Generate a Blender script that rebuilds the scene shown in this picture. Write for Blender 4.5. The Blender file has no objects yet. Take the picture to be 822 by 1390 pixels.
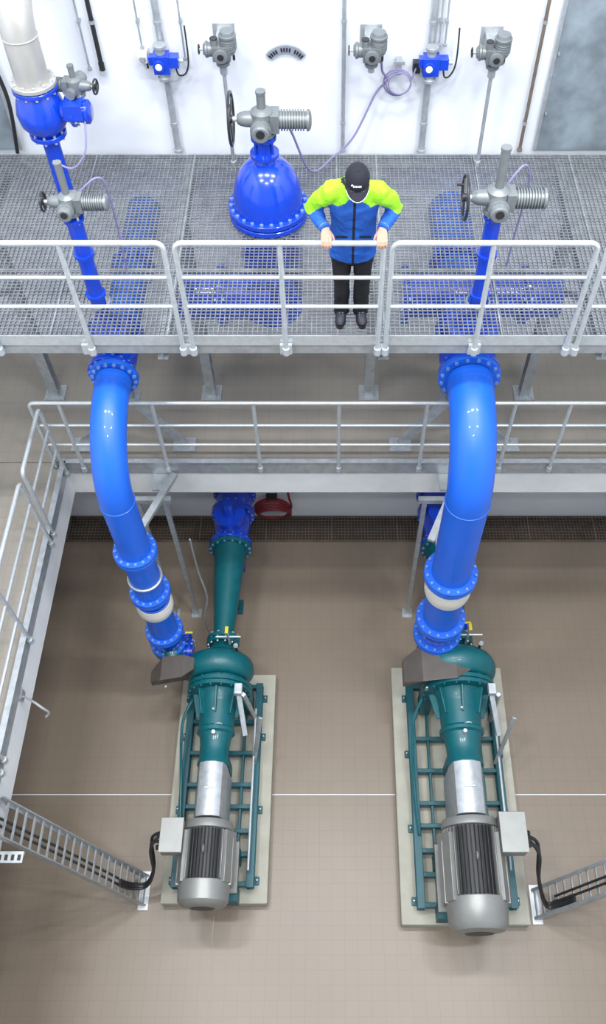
import bpy, math, random
from mathutils import Vector as V, Matrix, Euler
random.seed(4)
scene = bpy.context.scene
scene.view_settings.view_transform = 'Standard'
scene.view_settings.look = 'None'
PI = math.pi

# ------------------------------------------------------------ materials
def mat(name, col, rough=0.5, metal=0.0, noise=0.0, nscale=8.0, bump=0.0, bscale=60.0, coat=0.0):
    m = bpy.data.materials.new(name); m.use_nodes = True
    nt = m.node_tree; b = nt.nodes['Principled BSDF']
    b.inputs['Base Color'].default_value = (*col, 1)
    b.inputs['Roughness'].default_value = rough
    b.inputs['Metallic'].default_value = metal
    b.inputs['Coat Weight'].default_value = coat
    tc = nt.nodes.new('ShaderNodeTexCoord')
    n = nt.nodes.new('ShaderNodeTexNoise'); n.inputs['Scale'].default_value = nscale
    n.inputs['Detail'].default_value = 5
    nt.links.new(tc.outputs['Object'], n.inputs['Vector'])
    r = nt.nodes.new('ShaderNodeValToRGB')
    r.color_ramp.elements[0].position = 0.3; r.color_ramp.elements[1].position = 0.7
    lo = 1 - noise; hi = 1 + noise
    r.color_ramp.elements[0].color = (*[c*lo for c in col], 1)
    r.color_ramp.elements[1].color = (*[min(1, c*hi) for c in col], 1)
    nt.links.new(n.outputs['Fac'], r.inputs['Fac'])
    nt.links.new(r.outputs['Color'], b.inputs['Base Color'])
    if bump > 0:
        n2 = nt.nodes.new('ShaderNodeTexNoise'); n2.inputs['Scale'].default_value = bscale
        nt.links.new(tc.outputs['Object'], n2.inputs['Vector'])
        bp = nt.nodes.new('ShaderNodeBump'); bp.inputs['Strength'].default_value = bump
        bp.inputs['Distance'].default_value = 0.01
        nt.links.new(n2.outputs['Fac'], bp.inputs['Height'])
        nt.links.new(bp.outputs['Normal'], b.inputs['Normal'])
    return m

def tile_mat(name, col, grout, size=0.15, rough=0.36):
    m = bpy.data.materials.new(name); m.use_nodes = True
    nt = m.node_tree; b = nt.nodes['Principled BSDF']
    tc = nt.nodes.new('ShaderNodeTexCoord')
    br = nt.nodes.new('ShaderNodeTexBrick'); br.offset = 0.0; br.squash = 1.0
    br.inputs['Scale'].default_value = 1.0
    br.inputs['Brick Width'].default_value = size
    br.inputs['Row Height'].default_value = size
    br.inputs['Mortar Size'].default_value = 0.004
    br.inputs['Mortar Smooth'].default_value = 0.3
    br.inputs['Color1'].default_value = (*col, 1)
    br.inputs['Color2'].default_value = (*[c*0.975 for c in col], 1)
    br.inputs['Mortar'].default_value = (*grout, 1)
    nt.links.new(tc.outputs['Object'], br.inputs['Vector'])
    n = nt.nodes.new('ShaderNodeTexNoise'); n.inputs['Scale'].default_value = 0.7; n.inputs['Detail'].default_value = 3
    nt.links.new(tc.outputs['Object'], n.inputs['Vector'])
    mr = nt.nodes.new('ShaderNodeMapRange')
    mr.inputs['To Min'].default_value = 0.9; mr.inputs['To Max'].default_value = 1.1
    nt.links.new(n.outputs['Fac'], mr.inputs['Value'])
    mx = nt.nodes.new('ShaderNodeVectorMath'); mx.operation = 'SCALE'
    nt.links.new(br.outputs['Color'], mx.inputs[0]); nt.links.new(mr.outputs['Result'], mx.inputs['Scale'])
    nt.links.new(mx.outputs['Vector'], b.inputs['Base Color'])
    b.inputs['Roughness'].default_value = rough
    return m

M_WALL = mat('white_plaster', (0.74, 0.77, 0.82), 0.7, noise=0.02, nscale=2, bump=0.05)
M_CONC = mat('painted_concrete', (0.70, 0.71, 0.71), 0.75, noise=0.05, nscale=4, bump=0.1)
M_JOINT = mat('joint_sealant', (0.36, 0.32, 0.27), 0.7)
M_PLINTH = mat('plinth_concrete', (0.41, 0.40, 0.335), 0.8, noise=0.1, nscale=5, bump=0.2)
M_TILE = tile_mat('floor_tile', (0.228, 0.182, 0.138), (0.200, 0.160, 0.120))
M_TILE2 = tile_mat('gallery_tile', (0.255, 0.232, 0.198), (0.218, 0.198, 0.168))
M_GALV = mat('galvanised_steel', (0.44, 0.47, 0.49), 0.42, 0.55, noise=0.14, nscale=14)
M_RAIL = mat('railing_galvanised', (0.54, 0.58, 0.60), 0.38, 0.45, noise=0.08, nscale=20)
M_GRAT = mat('grating_steel', (0.29, 0.31, 0.33), 0.5, 0.35, noise=0.2, nscale=10)
M_PANEL = mat('galvanised_panel', (0.27, 0.32, 0.36), 0.45, 0.4, noise=0.35, nscale=3.5)
M_BLUEP = mat('pipe_blue_paint', (0.007, 0.115, 0.64), 0.42, noise=0.04, nscale=3, coat=0.15)
M_BLUEV = mat('valve_blue_paint', (0.004, 0.048, 0.52), 0.22, noise=0.05, nscale=6, coat=0.5)
M_BLUEB = mat('bolt_blue', (0.18, 0.30, 0.60), 0.35, 0.3)
M_TEAL = mat('pump_teal_paint', (0.0, 0.098, 0.118), 0.42, noise=0.12, nscale=8, coat=0.1)
M_TEALD = mat('frame_teal_paint', (0.0, 0.082, 0.105), 0.45, noise=0.1, nscale=8)
M_ACT = mat('actuator_grey', (0.19, 0.21, 0.22), 0.4, 0.3, noise=0.06)
M_MOTOR = mat('motor_grey', (0.25, 0.255, 0.245), 0.4, 0.35, noise=0.06)
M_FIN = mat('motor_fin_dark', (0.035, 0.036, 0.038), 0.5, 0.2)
M_DARK = mat('black_plastic', (0.018, 0.018, 0.02), 0.45)
M_WHEEL = mat('handwheel_black', (0.02, 0.022, 0.025), 0.35)
M_CREAM = mat('stainless_pipe', (0.47, 0.46, 0.44), 0.33, 0.4, noise=0.08, nscale=4)
M_BAND = mat('white_rubber_joint', (0.66, 0.64, 0.58), 0.6, noise=0.04)
M_BROWN = mat('brown_shroud', (0.085, 0.072, 0.064), 0.5, noise=0.1)
M_BGRAT = mat('drain_grating_brown', (0.17, 0.135, 0.105), 0.6, 0.2, noise=0.2)
M_PIT = mat('drain_channel_dark', (0.055, 0.043, 0.035), 0.9)
M_YEL = mat('yellow_tap', (0.6, 0.5, 0.02), 0.4)
M_HOSE = mat('red_hose', (0.22, 0.02, 0.025), 0.5)
M_CABLE = mat('purple_grey_cable', (0.22, 0.20, 0.36), 0.5)
M_WHITE = mat('white_plastic', (0.75, 0.75, 0.75), 0.5)
M_JBLUE = mat('jacket_blue', (0.008, 0.095, 0.46), 0.75, noise=0.12, nscale=14, bump=0.3, bscale=25)
M_JLIME = mat('jacket_lime', (0.30, 0.74, 0.015), 0.7, noise=0.08, nscale=14, bump=0.3, bscale=25)
M_TROU = mat('trousers_black', (0.008, 0.008, 0.011), 0.8, bump=0.3, bscale=20)
M_SKIN = mat('skin', (0.55, 0.30, 0.22), 0.5, noise=0.05, nscale=20)
M_CAP = mat('cap_navy', (0.005, 0.006, 0.014), 0.85)
M_HAIR = mat('hair_brown', (0.05, 0.035, 0.025), 0.7)
M_LIP = mat('lips', (0.4, 0.16, 0.13), 0.5)
M_SHOE = mat('shoe_leather', (0.015, 0.015, 0.03), 0.5)

# ------------------------------------------------------------ mesh builder
class B:
    def __init__(s):
        s.v = []; s.f = []; s.m = []; s.mats = []; s.xf = None
    def mi(s, m):
        if m not in s.mats: s.mats.append(m)
        return s.mats.index(m)
    def add(s, vs, fs, m):
        o = len(s.v); k = s.mi(m)
        for p in vs:
            p = V(p)
            s.v.append(s.xf @ p if s.xf is not None else p)
        for f in fs:
            s.f.append([i+o for i in f]); s.m.append(k)
    def box(s, c, size, m, rot=None):
        c = V(c); hx, hy, hz = [a/2 for a in size]
        vs = [V((x, y, z)) for x in (-hx, hx) for y in (-hy, hy) for z in (-hz, hz)]
        if rot is not None:
            R = Euler(rot).to_matrix(); vs = [R @ p for p in vs]
        vs = [p+c for p in vs]
        s.add(vs, [(0,1,3,2),(4,6,7,5),(0,4,5,1),(2,3,7,6),(0,2,6,4),(1,5,7,3)], m)
    def beam(s, p0, p1, w, h, m, up=(0,0,1)):
        p0 = V(p0); p1 = V(p1); t = (p1-p0).normalized(); up = V(up)
        a = t.cross(up)
        if a.length < 1e-4: a = t.cross(V((0,1,0)))
        a.normalize(); b = a.cross(t).normalized()
        vs = []
        for p in (p0, p1):
            for sa, sb in ((-1,-1),(1,-1),(1,1),(-1,1)):
                vs.append(p + a*sa*w/2 + b*sb*h/2)
        s.add(vs, [(3,2,1,0),(4,5,6,7),(0,1,5,4),(1,2,6,5),(2,3,7,6),(3,0,4,7)], m)
    def tube(s, pts, rad, m, seg=16, caps=True, side=None, closed=False):
        pts = [V(p) for p in pts]; n = len(pts)
        if not isinstance(rad, (list, tuple)): rad = [rad]*n
        rad = [r if isinstance(r, (tuple, list)) else (r, r) for r in rad]
        T = []
        for i in range(n):
            if closed: d = pts[(i+1) % n]-pts[(i-1) % n]
            else: d = pts[min(n-1, i+1)]-pts[max(0, i-1)]
            T.append(d.normalized())
        t = T[0]
        nn = V(side) if side is not None else (V((0,0,1)) if abs(t.z) < 0.9 else V((1,0,0)))
        nn = (nn - t*nn.dot(t)).normalized()
        vs = []
        for i in range(n):
            t = T[i]
            if side is not None: nn = V(side)
            nn = (nn - t*nn.dot(t)).normalized()
            bb = t.cross(nn)
            for k in range(seg):
                a = 2*PI*k/seg
                vs.append(pts[i] + nn*math.cos(a)*rad[i][0] + bb*math.sin(a)*rad[i][1])
        fs = []
        R = n if closed else n-1
        for i in range(R):
            j = (i+1) % n
            for k in range(seg):
                k2 = (k+1) % seg
                fs.append((i*seg+k, i*seg+k2, j*seg+k2, j*seg+k))
        if caps and not closed:
            fs.append(tuple(range(seg-1, -1, -1)))
            fs.append(tuple((n-1)*seg+k for k in range(seg)))
        s.add(vs, fs, m)
    def cyl(s, p0, p1, r, m, r1=None, seg=20):
        s.tube([p0, p1], [r, r if r1 is None else r1], m, seg)
    def rev(s, o, ax, prof, m, seg=28):
        o = V(o); ax = V(ax).normalized()
        nn = V((0,0,1)) if abs(ax.z) < 0.9 else V((1,0,0))
        nn = (nn-ax*nn.dot(ax)).normalized(); bb = ax.cross(nn)
        vs = []; n = len(prof)
        for h, r in prof:
            for k in range(seg):
                a = 2*PI*k/seg
                vs.append(o+ax*h+nn*math.cos(a)*r+bb*math.sin(a)*r)
        fs = []
        for i in range(n-1):
            for k in range(seg):
                k2 = (k+1) % seg
                fs.append((i*seg+k, i*seg+k2, (i+1)*seg+k2, (i+1)*seg+k))
        fs.append(tuple(range(seg-1, -1, -1))); fs.append(tuple((n-1)*seg+k for k in range(seg)))
        s.add(vs, fs, m)
    def torus(s, c, ax, R, r, m, seg=32, sseg=8):
        c = V(c); ax = V(ax).normalized()
        nn = V((0,0,1)) if abs(ax.z) < 0.9 else V((1,0,0))
        nn = (nn-ax*nn.dot(ax)).normalized(); bb = ax.cross(nn)
        s.tube([c+nn*math.cos(2*PI*k/seg)*R+bb*math.sin(2*PI*k/seg)*R for k in range(seg)], r, m, sseg, closed=True)
    def ell(s, c, r, m, su=20, sv=12, R=None, zmin=-1.0, zmax=1.0, fn=None):
        c = V(c); vs = []; fs = []
        if not isinstance(r, (tuple, list)): r = (r, r, r)
        a0 = math.asin(max(-1, zmin)); a1 = math.asin(min(1, zmax))
        for i in range(sv+1):
            ph = a0+(a1-a0)*i/sv
            for k in range(su):
                a = 2*PI*k/su
                p = V((math.cos(ph)*math.cos(a)*r[0], math.cos(ph)*math.sin(a)*r[1], math.sin(ph)*r[2]))
                if fn: p = fn(p)
                if R is not None: p = R @ p
                vs.append(c+p)
        for i in range(sv):
            for k in range(su):
                k2 = (k+1) % su
                fs.append((i*su+k, i*su+k2, (i+1)*su+k2, (i+1)*su+k))
        fs.append(tuple(range(su-1, -1, -1))); fs.append(tuple(sv*su+k for k in range(su)))
        s.add(vs, fs, m)
    def flange(s, c, ax, R, t, n, m, bm, rb=0.016):
        c = V(c); ax = V(ax).normalized()
        s.rev(c-ax*t/2, ax, [(0, R-0.004), (0.004, R), (t-0.004, R), (t, R-0.004)], m, 36)
        nn = V((0,0,1)) if abs(ax.z) < 0.9 else V((1,0,0))
        nn = (nn-ax*nn.dot(ax)).normalized(); bb = ax.cross(nn)
        for k in range(n):
            a = 2*PI*(k+.5)/n
            p = c+(nn*math.cos(a)+bb*math.sin(a))*(R-rb*1.5)
            s.cyl(p-ax*(t/2+0.02), p+ax*(t/2+0.02), rb, bm, seg=6)
    def done(s, name, smooth=True, angle=38, bevel=0, parent=None):
        me = bpy.data.meshes.new(name)
        me.from_pydata([tuple(p) for p in s.v], [], s.f)
        for mm in s.mats: me.materials.append(mm)
        for p, k in zip(me.polygons, s.m): p.material_index = k
        if smooth:
            me.polygons.foreach_set('use_smooth', [True]*len(me.polygons))
            me.set_sharp_from_angle(angle=math.radians(angle))
        me.update()
        ob = bpy.data.objects.new(name, me); scene.collection.objects.link(ob)
        if bevel:
            bv = ob.modifiers.new('bevel', 'BEVEL'); bv.width = bevel; bv.segments = 2
            bv.limit_method = 'ANGLE'; bv.angle_limit = math.radians(50)
        if parent: ob.parent = parent
        return ob

def arc(c, a0, a1, r, u, w, n=12):
    c = V(c); u = V(u); w = V(w)
    return [c+u*math.cos(a0+(a1-a0)*i/n)*r+w*math.sin(a0+(a1-a0)*i/n)*r for i in range(n+1)]

def smoothpath(pts, n=8):
    pts = [V(p) for p in pts]; P = [pts[0]]+pts+[pts[-1]]; out = []
    for i in range(1, len(P)-2):
        for k in range(n):
            t = k/n
            a, b, c, d = P[i-1], P[i], P[i+1], P[i+2]
            out.append(0.5*((2*b)+(c-a)*t+(2*a-5*b+4*c-d)*t*t+(3*b-a-3*c+d)*t**3))
    out.append(P[-2]); return out

# ------------------------------------------------------------ levels
DECK = 5.89; MID = 3.18
YW = 7.9; YL = 7.15
XL = -5.4; XR = 4.6

# ------------------------------------------------------------ room shell
b = B(); b.box((-0.4, 0.65, -0.15), (10.0, 13.0, 0.3), M_TILE); b.done('floor', False)
b = B(); b.box((-0.4, YW+0.15, 7.5), (10.0, 0.3, 9.0), M_WALL); b.done('wall_back', False)
b = B(); b.box((-0.4, YL+0.15, 1.2), (10.0, 0.3, 2.4), M_WALL); b.done('wall_back_lower', False)
b = B(); b.box((XL-0.15, 1.15, 6.0), (0.3, 13.8, 12.0), M_WALL); b.done('wall_left', False)
b = B(); b.box((XR+0.15, 1.15, 6.0), (0.3, 13.8, 12.0), M_WALL); b.done('wall_right', False)
b = B()
b.box((-0.4, (5.84+7.9)/2, (2.59+3.15)/2), (10.0, 7.9-5.84, 0.56), M_CONC)
b.box(((XL-3.1)/2, 0.0, (2.59+3.15)/2), (-3.1-XL, 11.68, 0.56), M_CONC)
b.done('concrete_gallery_slab', False)
b = B()
b.box((-0.4, (5.86+7.9)/2, 3.165), (10.0, 7.9-5.86, 0.03), M_TILE2)
b.box(((XL-3.12)/2, 0.0, 3.165), (-3.12-XL, 11.7, 0.03), M_TILE2)
b.done('floor_gallery', False)
b = B(); b.box((-0.4, 2.98, 0.001), (10, 0.010, 0.004), M_CONC); b.done('trim_1', False)
b = B(); b.box((-1.38, -1.4, 0.001), (0.008, 6.0, 0.004), M_JOINT); b.done('trim_2', False)
b = B()
b.box((0.75, 5.825, 3.15), (7.7, 0.02, 0.26), M_GALV)
b.box((0.75, 5.80, 3.275), (7.7, 0.05, 0.012), M_GALV)
b.box((-3.085, -0.0, 3.15), (0.02, 11.66, 0.26), M_GALV)
b.box((-3.06, -0.0, 3.275), (0.05, 11.6, 0.012), M_GALV)
b.done('trim_3', False)

# wall panels
b = B()
b.box((3.34, 7.88, 7.2), (2.52, 0.04, 2.62), M_PANEL)
b.box((2.085, 7.86, 7.2), (0.03, 0.02, 2.62), M_GALV)
b.box((2.95, 7.855, 7.2), (0.05, 0.012, 2.62), M_GALV)
for z in (6.3, 6.9, 7.5, 8.1):
    for x in (2.12, 2.95, 3.8): b.cyl((x, 7.86, z), (x, 7.84, z), 0.012, M_GALV, seg=8)
b.done('galvanised_wall_cladding', False)
b = B(); b.box((-4.3, 7.88, 6.35), (2.2, 0.04, 0.9), M_PANEL); b.box((-3.2, 7.86, 6.35), (0.03, 0.02, 0.9), M_GALV)
b.done('galvanised_wall_cladding.001', False)

# ------------------------------------------------------------ grating deck
def grating(b, x0, x1, y0, y1, z, m, cuts=(), px=0.042, py=0.042, th=0.005, hb=0.03, hc=0.012):
    def segs(a0, a1, blocks):
        out = [(a0, a1)]
        for c0, c1 in blocks:
            nxt = []
            for s0, s1 in out:
                if c1 <= s0 or c0 >= s1: nxt.append((s0, s1)); continue
                if c0 > s0: nxt.append((s0, c0))
                if c1 < s1: nxt.append((c1, s1))
            out = nxt
        return out
    def bl(c, q, axis):
        cx, cy, r = c
        d = q-(cx if axis == 0 else cy)
        if abs(d) >= r: return []
        h = math.sqrt(r*r-d*d); o = cy if axis == 0 else cx
        return [(o-h, o+h)]
    n = int((x1-x0)/px)
    for i in range(n+1):
        x = x0+i*px
        for s0, s1 in segs(y0, y1, sum([bl(c, x, 0) for c in cuts], [])):
            b.box((x, (s0+s1)/2, z-hb/2), (th, s1-s0, hb), m)
    n = int((y1-y0)/py)
    for i in range(n+1):
        y = y0+i*py
        for s0, s1 in segs(x0, x1, sum([bl(c, y, 1) for c in cuts], [])):
            b.box(((s0+s1)/2, y, z-hc/2), (s1-s0, th, hc), m)

DX, DY = -.60, 6.80      # dome valve axis
cuts = [(DX, DY, .345), (-2.06, 5.64, .10), (1.29, 5.64, .10), (-2.48, 6.8, .12)]
b = B()
grating(b, XL+0.02, XR-0.02, 5.13, 7.77, DECK, M_GRAT, cuts)
for c in cuts: b.torus((c[0], c[1], DECK-.012), (0,0,1), c[2], .010, M_GRAT, 36, 6)
for x in [-4.4, -3.4, -2.4, -1.4, 0.05, 0.45, 1.45, 2.42, 3.4]:
    b.box((x, 6.45, DECK-0.013), (0.012, 2.64, 0.036), M_GRAT)
for y in (5.14, 6.03, 7.77):
    b.box((-0.4, y, DECK-0.014), (9.9, 0.012, 0.036), M_GRAT)
b.done('grating_walkway', False)

b = B()  # steel structure of deck
for y in (5.12, 7.785):
    b.box((-0.4, y, DECK-0.055), (10.0-0.04, 0.014, 0.11), M_GALV)
    yy = y+0.03 if y < 6 else y-0.03
    b.box((-0.4, yy, DECK-0.115), (10.0-0.04, 0.07, 0.012), M_GALV)
b.box((-0.4, 5.095, DECK+0.055), (9.96, 0.008, 0.11), M_RAIL)   # kick plate
for x in (-3.37, -1.465, 0.45, 2.34, 4.2):
    b.box((x, 6.45, DECK-0.10), (0.09, 2.62, 0.012), M_GALV)
    b.box((x, 6.45, DECK-0.16), (0.012, 2.62, 0.12), M_GALV)
    b.box((x, 6.45, DECK-0.22), (0.09, 2.62, 0.012), M_GALV)
    y = 6.9
    b.box((x, y, (MID+DECK-0.22)/2), (0.012, 0.12, DECK-0.22-MID), M_GALV)
    for dy in (-0.06, 0.06): b.box((x, y+dy, (MID+DECK-0.22)/2), (0.11, 0.012, DECK-0.22-MID), M_GALV)
    b.box((x, y, MID+0.012), (0.24, 0.24, 0.02), M_GALV)
    for dx in (-.09, .09):
        for dy in (-.09, .09): b.cyl((x+dx, y+dy, MID+.02), (x+dx, y+dy, MID+.045), 0.012, M_RAIL, seg=6)
    b.beam((x, 6.84, DECK-1.0), (x, 5.9, DECK-0.22), 0.06, 0.06, M_GALV)
for x in (-2.05, -1.2, 0.42, 1.2, 2.0, -0.385):
    b.box((x, 5.07, DECK-0.02), (0.10, 0.03, 0.11), M_RAIL)
b.done('walkway_support_structure', False)

# ------------------------------------------------------------ railings
def railing(name, P0, P1, z, h, posts, heights, m=M_RAIL, r=0.022, base=0.06):
    P0 = V((P0[0], P0[1], 0)); P1 = V((P1[0], P1[1], 0)); d = (P1-P0).normalized(); L = (P1-P0).length
    b = B(); up = V((0,0,1)); c = 0.06
    zb = z-base
    path = [P0+up*zb]
    path += arc(P0+d*c+up*(z+h-c), 0, PI/2, c, -d, up, 6)
    path += arc(P1-d*c+up*(z+h-c), PI/2, 0, c, d, up, 6)
    path += [P1+up*zb]
    b.tube(path, r, m, 12)
    for t in posts: b.cyl(P0+d*t+up*zb, P0+d*t+up*(z+h), r, m, seg=12)
    for hh in heights: b.cyl(P0+up*(z+hh), P1+up*(z+hh), r*0.72, m, seg=10)
    for t in list(posts)+[0, L]:
        p = P0+d*t+up*(z-0.01)
        b.cyl(p-up*0.06, p+up*0.01, r*1.45, m, seg=12)
    return b.done(name)
RY = 5.06
railing('guard_railing', (-2.80, RY), (-1.25, RY), DECK, 1.10, [0.78], [0.47, 0.77])
railing('guard_railing', (-1.165, RY), (0.385, RY), DECK, 1.10, [0.78], [0.47, 0.77])
railing('guard_railing', (0.45, RY), (1.97, RY), DECK, 1.10, [0.75], [0.47, 0.77])
railing('guard_railing', (2.05, RY), (3.6, RY), DECK, 1.10, [0.75], [0.47, 0.77])
railing('guard_railing', (-4.4, RY), (-2.88, RY), DECK, 1.10, [0.78], [0.47, 0.77])
railing('gallery_railing', (-3.16, 5.79), (4.55, 5.79), MID, 1.13, [0.31, 1.28, 2.34, 3.237, 4.16, 5.08, 5.66, 6.6], [0.42, 0.76])
railing('gallery_railing', (-3.04, 5.72), (-3.04, 4.90), MID, 1.13, [], [0.42, 0.76])
railing('gallery_railing', (-3.04, 4.78), (-3.04, 2.45), MID, 1.13, [1.13], [0.42, 0.76])
railing('gallery_railing', (-3.04, 2.33), (-3.04, 0.0), MID, 1.13, [1.13], [0.42, 0.76])

# ------------------------------------------------------------ actuators
def actuator(b, loc, s=1.0, rz=0.0, wheelR=0.15, tube_h=0.2, body=M_ACT, fins=9, flip=1, fat=1.0):
    old = b.xf
    b.xf = Matrix.Translation(V(loc)) @ Matrix.Rotation(rz, 4, 'Z') @ Matrix.Diagonal((s*flip, s*fat, s*fat, 1))
    b.rev((0,0,-0.03), (0,0,1), [(0, .10), (.025, .10), (.03, .075), (.06, .085), (.15, .095), (.20, .09), (.22, .06), (.23, .045)], body, 24)
    for k in range(8):
        a = 2*PI*k/8; b.cyl((.088*math.cos(a), .088*math.sin(a), -.035), (.088*math.cos(a), .088*math.sin(a), .01), .008, M_RAIL, seg=6)
    if tube_h: 
        b.cyl((0,0,.18), (0,0,.2+tube_h), .036, body); b.cyl((0,0,.2+tube_h), (0,0,.22+tube_h), .041, body)
    b.box((.10, 0, .09), (.07, .15, .15), body)
    b.cyl((.10,0,.09), (.36,0,.09), .066, body)
    for k in range(fins): b.cyl((.15+k*.022,0,.09), (.159+k*.022,0,.09), .082, body, seg=24)
    b.rev((.355,0,.09), (1,0,0), [(0,.083),(.02,.083),(.035,.06),(.04,.03)], body, 24)
    b.rev((-.20,0,.10), (1,0,0), [(0,.035),(.02,.05),(.06,.06),(.16,.066),(.22,.066)], body, 20)
    b.cyl((-.27,0,.10), (-.19,0,.10), .02, M_RAIL)
    b.torus((-.25,0,.10), (1,0,0), wheelR, .012, M_WHEEL)
    for k in range(3):
        a = 2*PI*k/3+.5
        b.beam((-.255,0,.10), (-.25, wheelR*math.cos(a), .10+wheelR*math.sin(a)), .022, .012, M_WHEEL, up=(1,0,0))
    b.cyl((-.275,0,.10), (-.235,0,.10), .032, M_WHEEL)
    b.cyl((-.30, wheelR*.95, .10), (-.25, wheelR*.95, .10), .011, M_WHEEL)
    b.rev((-.005,-.06,.09), (0,-1,0), [(0,.07),(.06,.075),(.075,.085),(.10,.085),(.105,.075),(.15,.072),(.16,.06)], body, 24)
    b.cyl((-.005,-.215,.10), (-.005,-.225,.10), .035, M_DARK)
    b.cyl((.02,.05,.06), (.02,.16,.06), .06, body)
    for dx in (-.03, .02, .07): b.cyl((dx,.12,.02), (dx,.12,-.05), .014, M_DARK, seg=10)
    b.xf = old

# ------------------------------------------------------------ discharge pipes
def discharge(name, X, R, FR, zf, band, zend):
    b = B(); Yv = 4.5; zp = 5.15; br = 0.75
    path = [(X, 5.36, zp), (X, Yv+br, zp)]
    path = [V(p) for p in path]+arc((X, Yv+br, zp-br), PI/2, 0, br, (0,-1,0), (0,0,1), 18)[1:]+[V((X, Yv, zend))]
    b.tube(path, R, M_BLUEP, 40)
    b.torus((X, Yv+br, zp), (0,1,0), R+.001, .006, M_BLUEP, 40)
    b.torus((X, Yv, zp-br), (0,0,1), R+.001, .006, M_BLUEP, 40)
    b.flange((X, 5.40, zp), (0,1,0), FR, .05, 16, M_BLUEP, M_BLUEB, .018)
    for z in zf:
        b.flange((X, Yv, z), (0,0,1), FR, .045, 16, M_BLUEP, M_BLUEB, .017)
        b.flange((X, Yv, z-.055), (0,0,1), FR, .045, 16, M_BLUEP, M_BLUEB, .017)
    z0, z1 = band
    b.rev((X, Yv, z0), (0,0,1), [(0,R+.004),(.01,R+.03),((z1-z0)*.3,R+.045),((z1-z0)*.7,R+.045),(z1-z0-.01,R+.03),(z1-z0,R+.004)], M_BAND, 40)
    for z in (z0-.01, z1+.01): b.torus((X, Yv, z), (0,0,1), R+.015, .013, M_BLUEP, 40)
    zl = zf[-2]-.08; zz = zf[-1]+.03
    b.rev((X, Yv, zz), (0,0,1), [(0,R*1.02),((zl-zz)*.3,R*1.12),((zl-zz)*.7,R*1.12),(zl-zz,R*1.02)], M_BLUEV, 36)
    b.cyl((X+R, Yv, zz+.1), (X+R+.14, Yv, zz+.1), .02, M_BLUEV)
    b.cyl((X+R+.12, Yv, zz+.06), (X+R+.12, Yv, zz+.2), .025, M_BLUEV)
    b.box((X+R+.12, Yv, zz+.21), (.09, .02, .012), M_YEL)
    return b.done(name)
discharge('discharge_pipe', -2.03, .165, .225, [3.50, 2.62, 1.62, 1.27], (2.18, 2.40), 1.22)
discharge('discharge_pipe', 1.285, .213, .290, [3.02, 1.95, 1.55], (2.58, 2.84), 1.50)

# ------------------------------------------------------------ gate valves (below deck) with columns & actuators
def gatevalve(name, X, R, FR, wheelR, s, rz=0.0, top=6.84, header=None):
    b = B(); z = 5.15
    b.flange((X, 5.455, z), (0,1,0), FR, .05, 16, M_BLUEV, M_BLUEB, .018)
    b.rev((X, 5.49, z), (0,1,0), [(0,R),(.05,R*1.02),(.12,R*1.25),(.32,R*1.25),(.40,R*1.02),(.45,R)], M_BLUEV, 36)
    b.flange((X, 5.94, z), (0,1,0), FR, .05, 16, M_BLUEV, M_BLUEB, .018)
    b.flange((X, 6.0, z), (0,1,0), FR, .05, 16, M_BLUEV, M_BLUEB, .018)
    b.tube([(X, 6.0, z), (X, 7.88, z)], R*1.05, M_BLUEP, 32)
    b.flange((X, 6.9, z), (0,1,0), FR*1.05, .05, 16, M_BLUEV, M_BLUEB, .018)
    if header:
        b.cyl((header[0], 6.42, z+.08), (header[1], 6.42, z+.08), .23, M_BLUEV, seg=32)
        for hx in (header[0], header[1]-.35): b.flange((hx, 6.42, z+.08), (1,0,0), .30, .05, 16, M_BLUEV, M_BLUEB)
    b.rev((X, 5.66, z), (0,0,1), [(0,R*.9),(R+.15,R*.9),(R+.16,R*1.15),(R+.22,R*1.15),(R+.23,R*.8),(R+.34,.09)], M_BLUEV, 30)
    b.cyl((X, 5.64, z+.3), (X, 5.64, top-.08), .066, M_BLUEV, seg=24)
    for zz in (DECK+.06, DECK+.5, top-.09):
        b.cyl((X, 5.64, zz), (X, 5.64, zz+.03), .085, M_BLUEV, seg=24)
    for k in range(4):
        a = PI/4+k*PI/2
        b.cyl((X+.07*math.cos(a), 5.64+.07*math.sin(a), top-.1), (X+.07*math.cos(a), 5.64+.07*math.sin(a), top-.03), .01, M_RAIL, seg=6)
    actuator(b, (X, 5.64, top), s, rz, wheelR, .32)
    return b.done(name)
gatevalve('gate_valve', -2.06, .165, .225, .09, .80, rz=0.0, top=6.84)
gatevalve('gate_valve', 1.29, .213, .29, .17, 1.0, rz=0.0, top=6.86, header=(.72, 2.25))

# dome valve
b = B(); X, Y = DX, DY
b.rev((X, Y, 4.8), (0,0,1), [(0,.26),(.1,.31),(1.1,.31),(1.14,.32)], M_BLUEV, 40)
b.flange((X, Y, 5.945), (0,0,1), .375, .05, 24, M_BLUEV, M_BLUEB, .018)
b.flange((X, Y, 6.01), (0,0,1), .375, .05, 24, M_BLUEV, M_BLUEB, .018)
prof = [(0,.325)]
for i in range(1, 13):
    a = i/12*PI/2*.84; prof.append((.03+.45*math.sin(a), .325*math.cos(a)**.85))
b.rev((X, Y, 6.03), (0,0,1), prof+[(.50,.085),(.52,.13),(.55,.13),(.555,.075),(.68,.07),(.685,.115),(.72,.115)], M_BLUEV, 48)
for sx in (-1, 1):
    b.box((X+sx*.075, Y, 6.65), (.02, .10, .13), M_BLUEV)
actuator(b, (X, Y, 6.79), 1.08, 0, .20, .12)
b.cyl((X, Y-.3, 5.15), (-1.62, Y-.3, 5.15), .24, M_BLUEV, seg=32)
b.flange((-1.1, Y-.3, 5.15), (1,0,0), .31, .06, 16, M_BLUEV, M_BLUEB)
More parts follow.
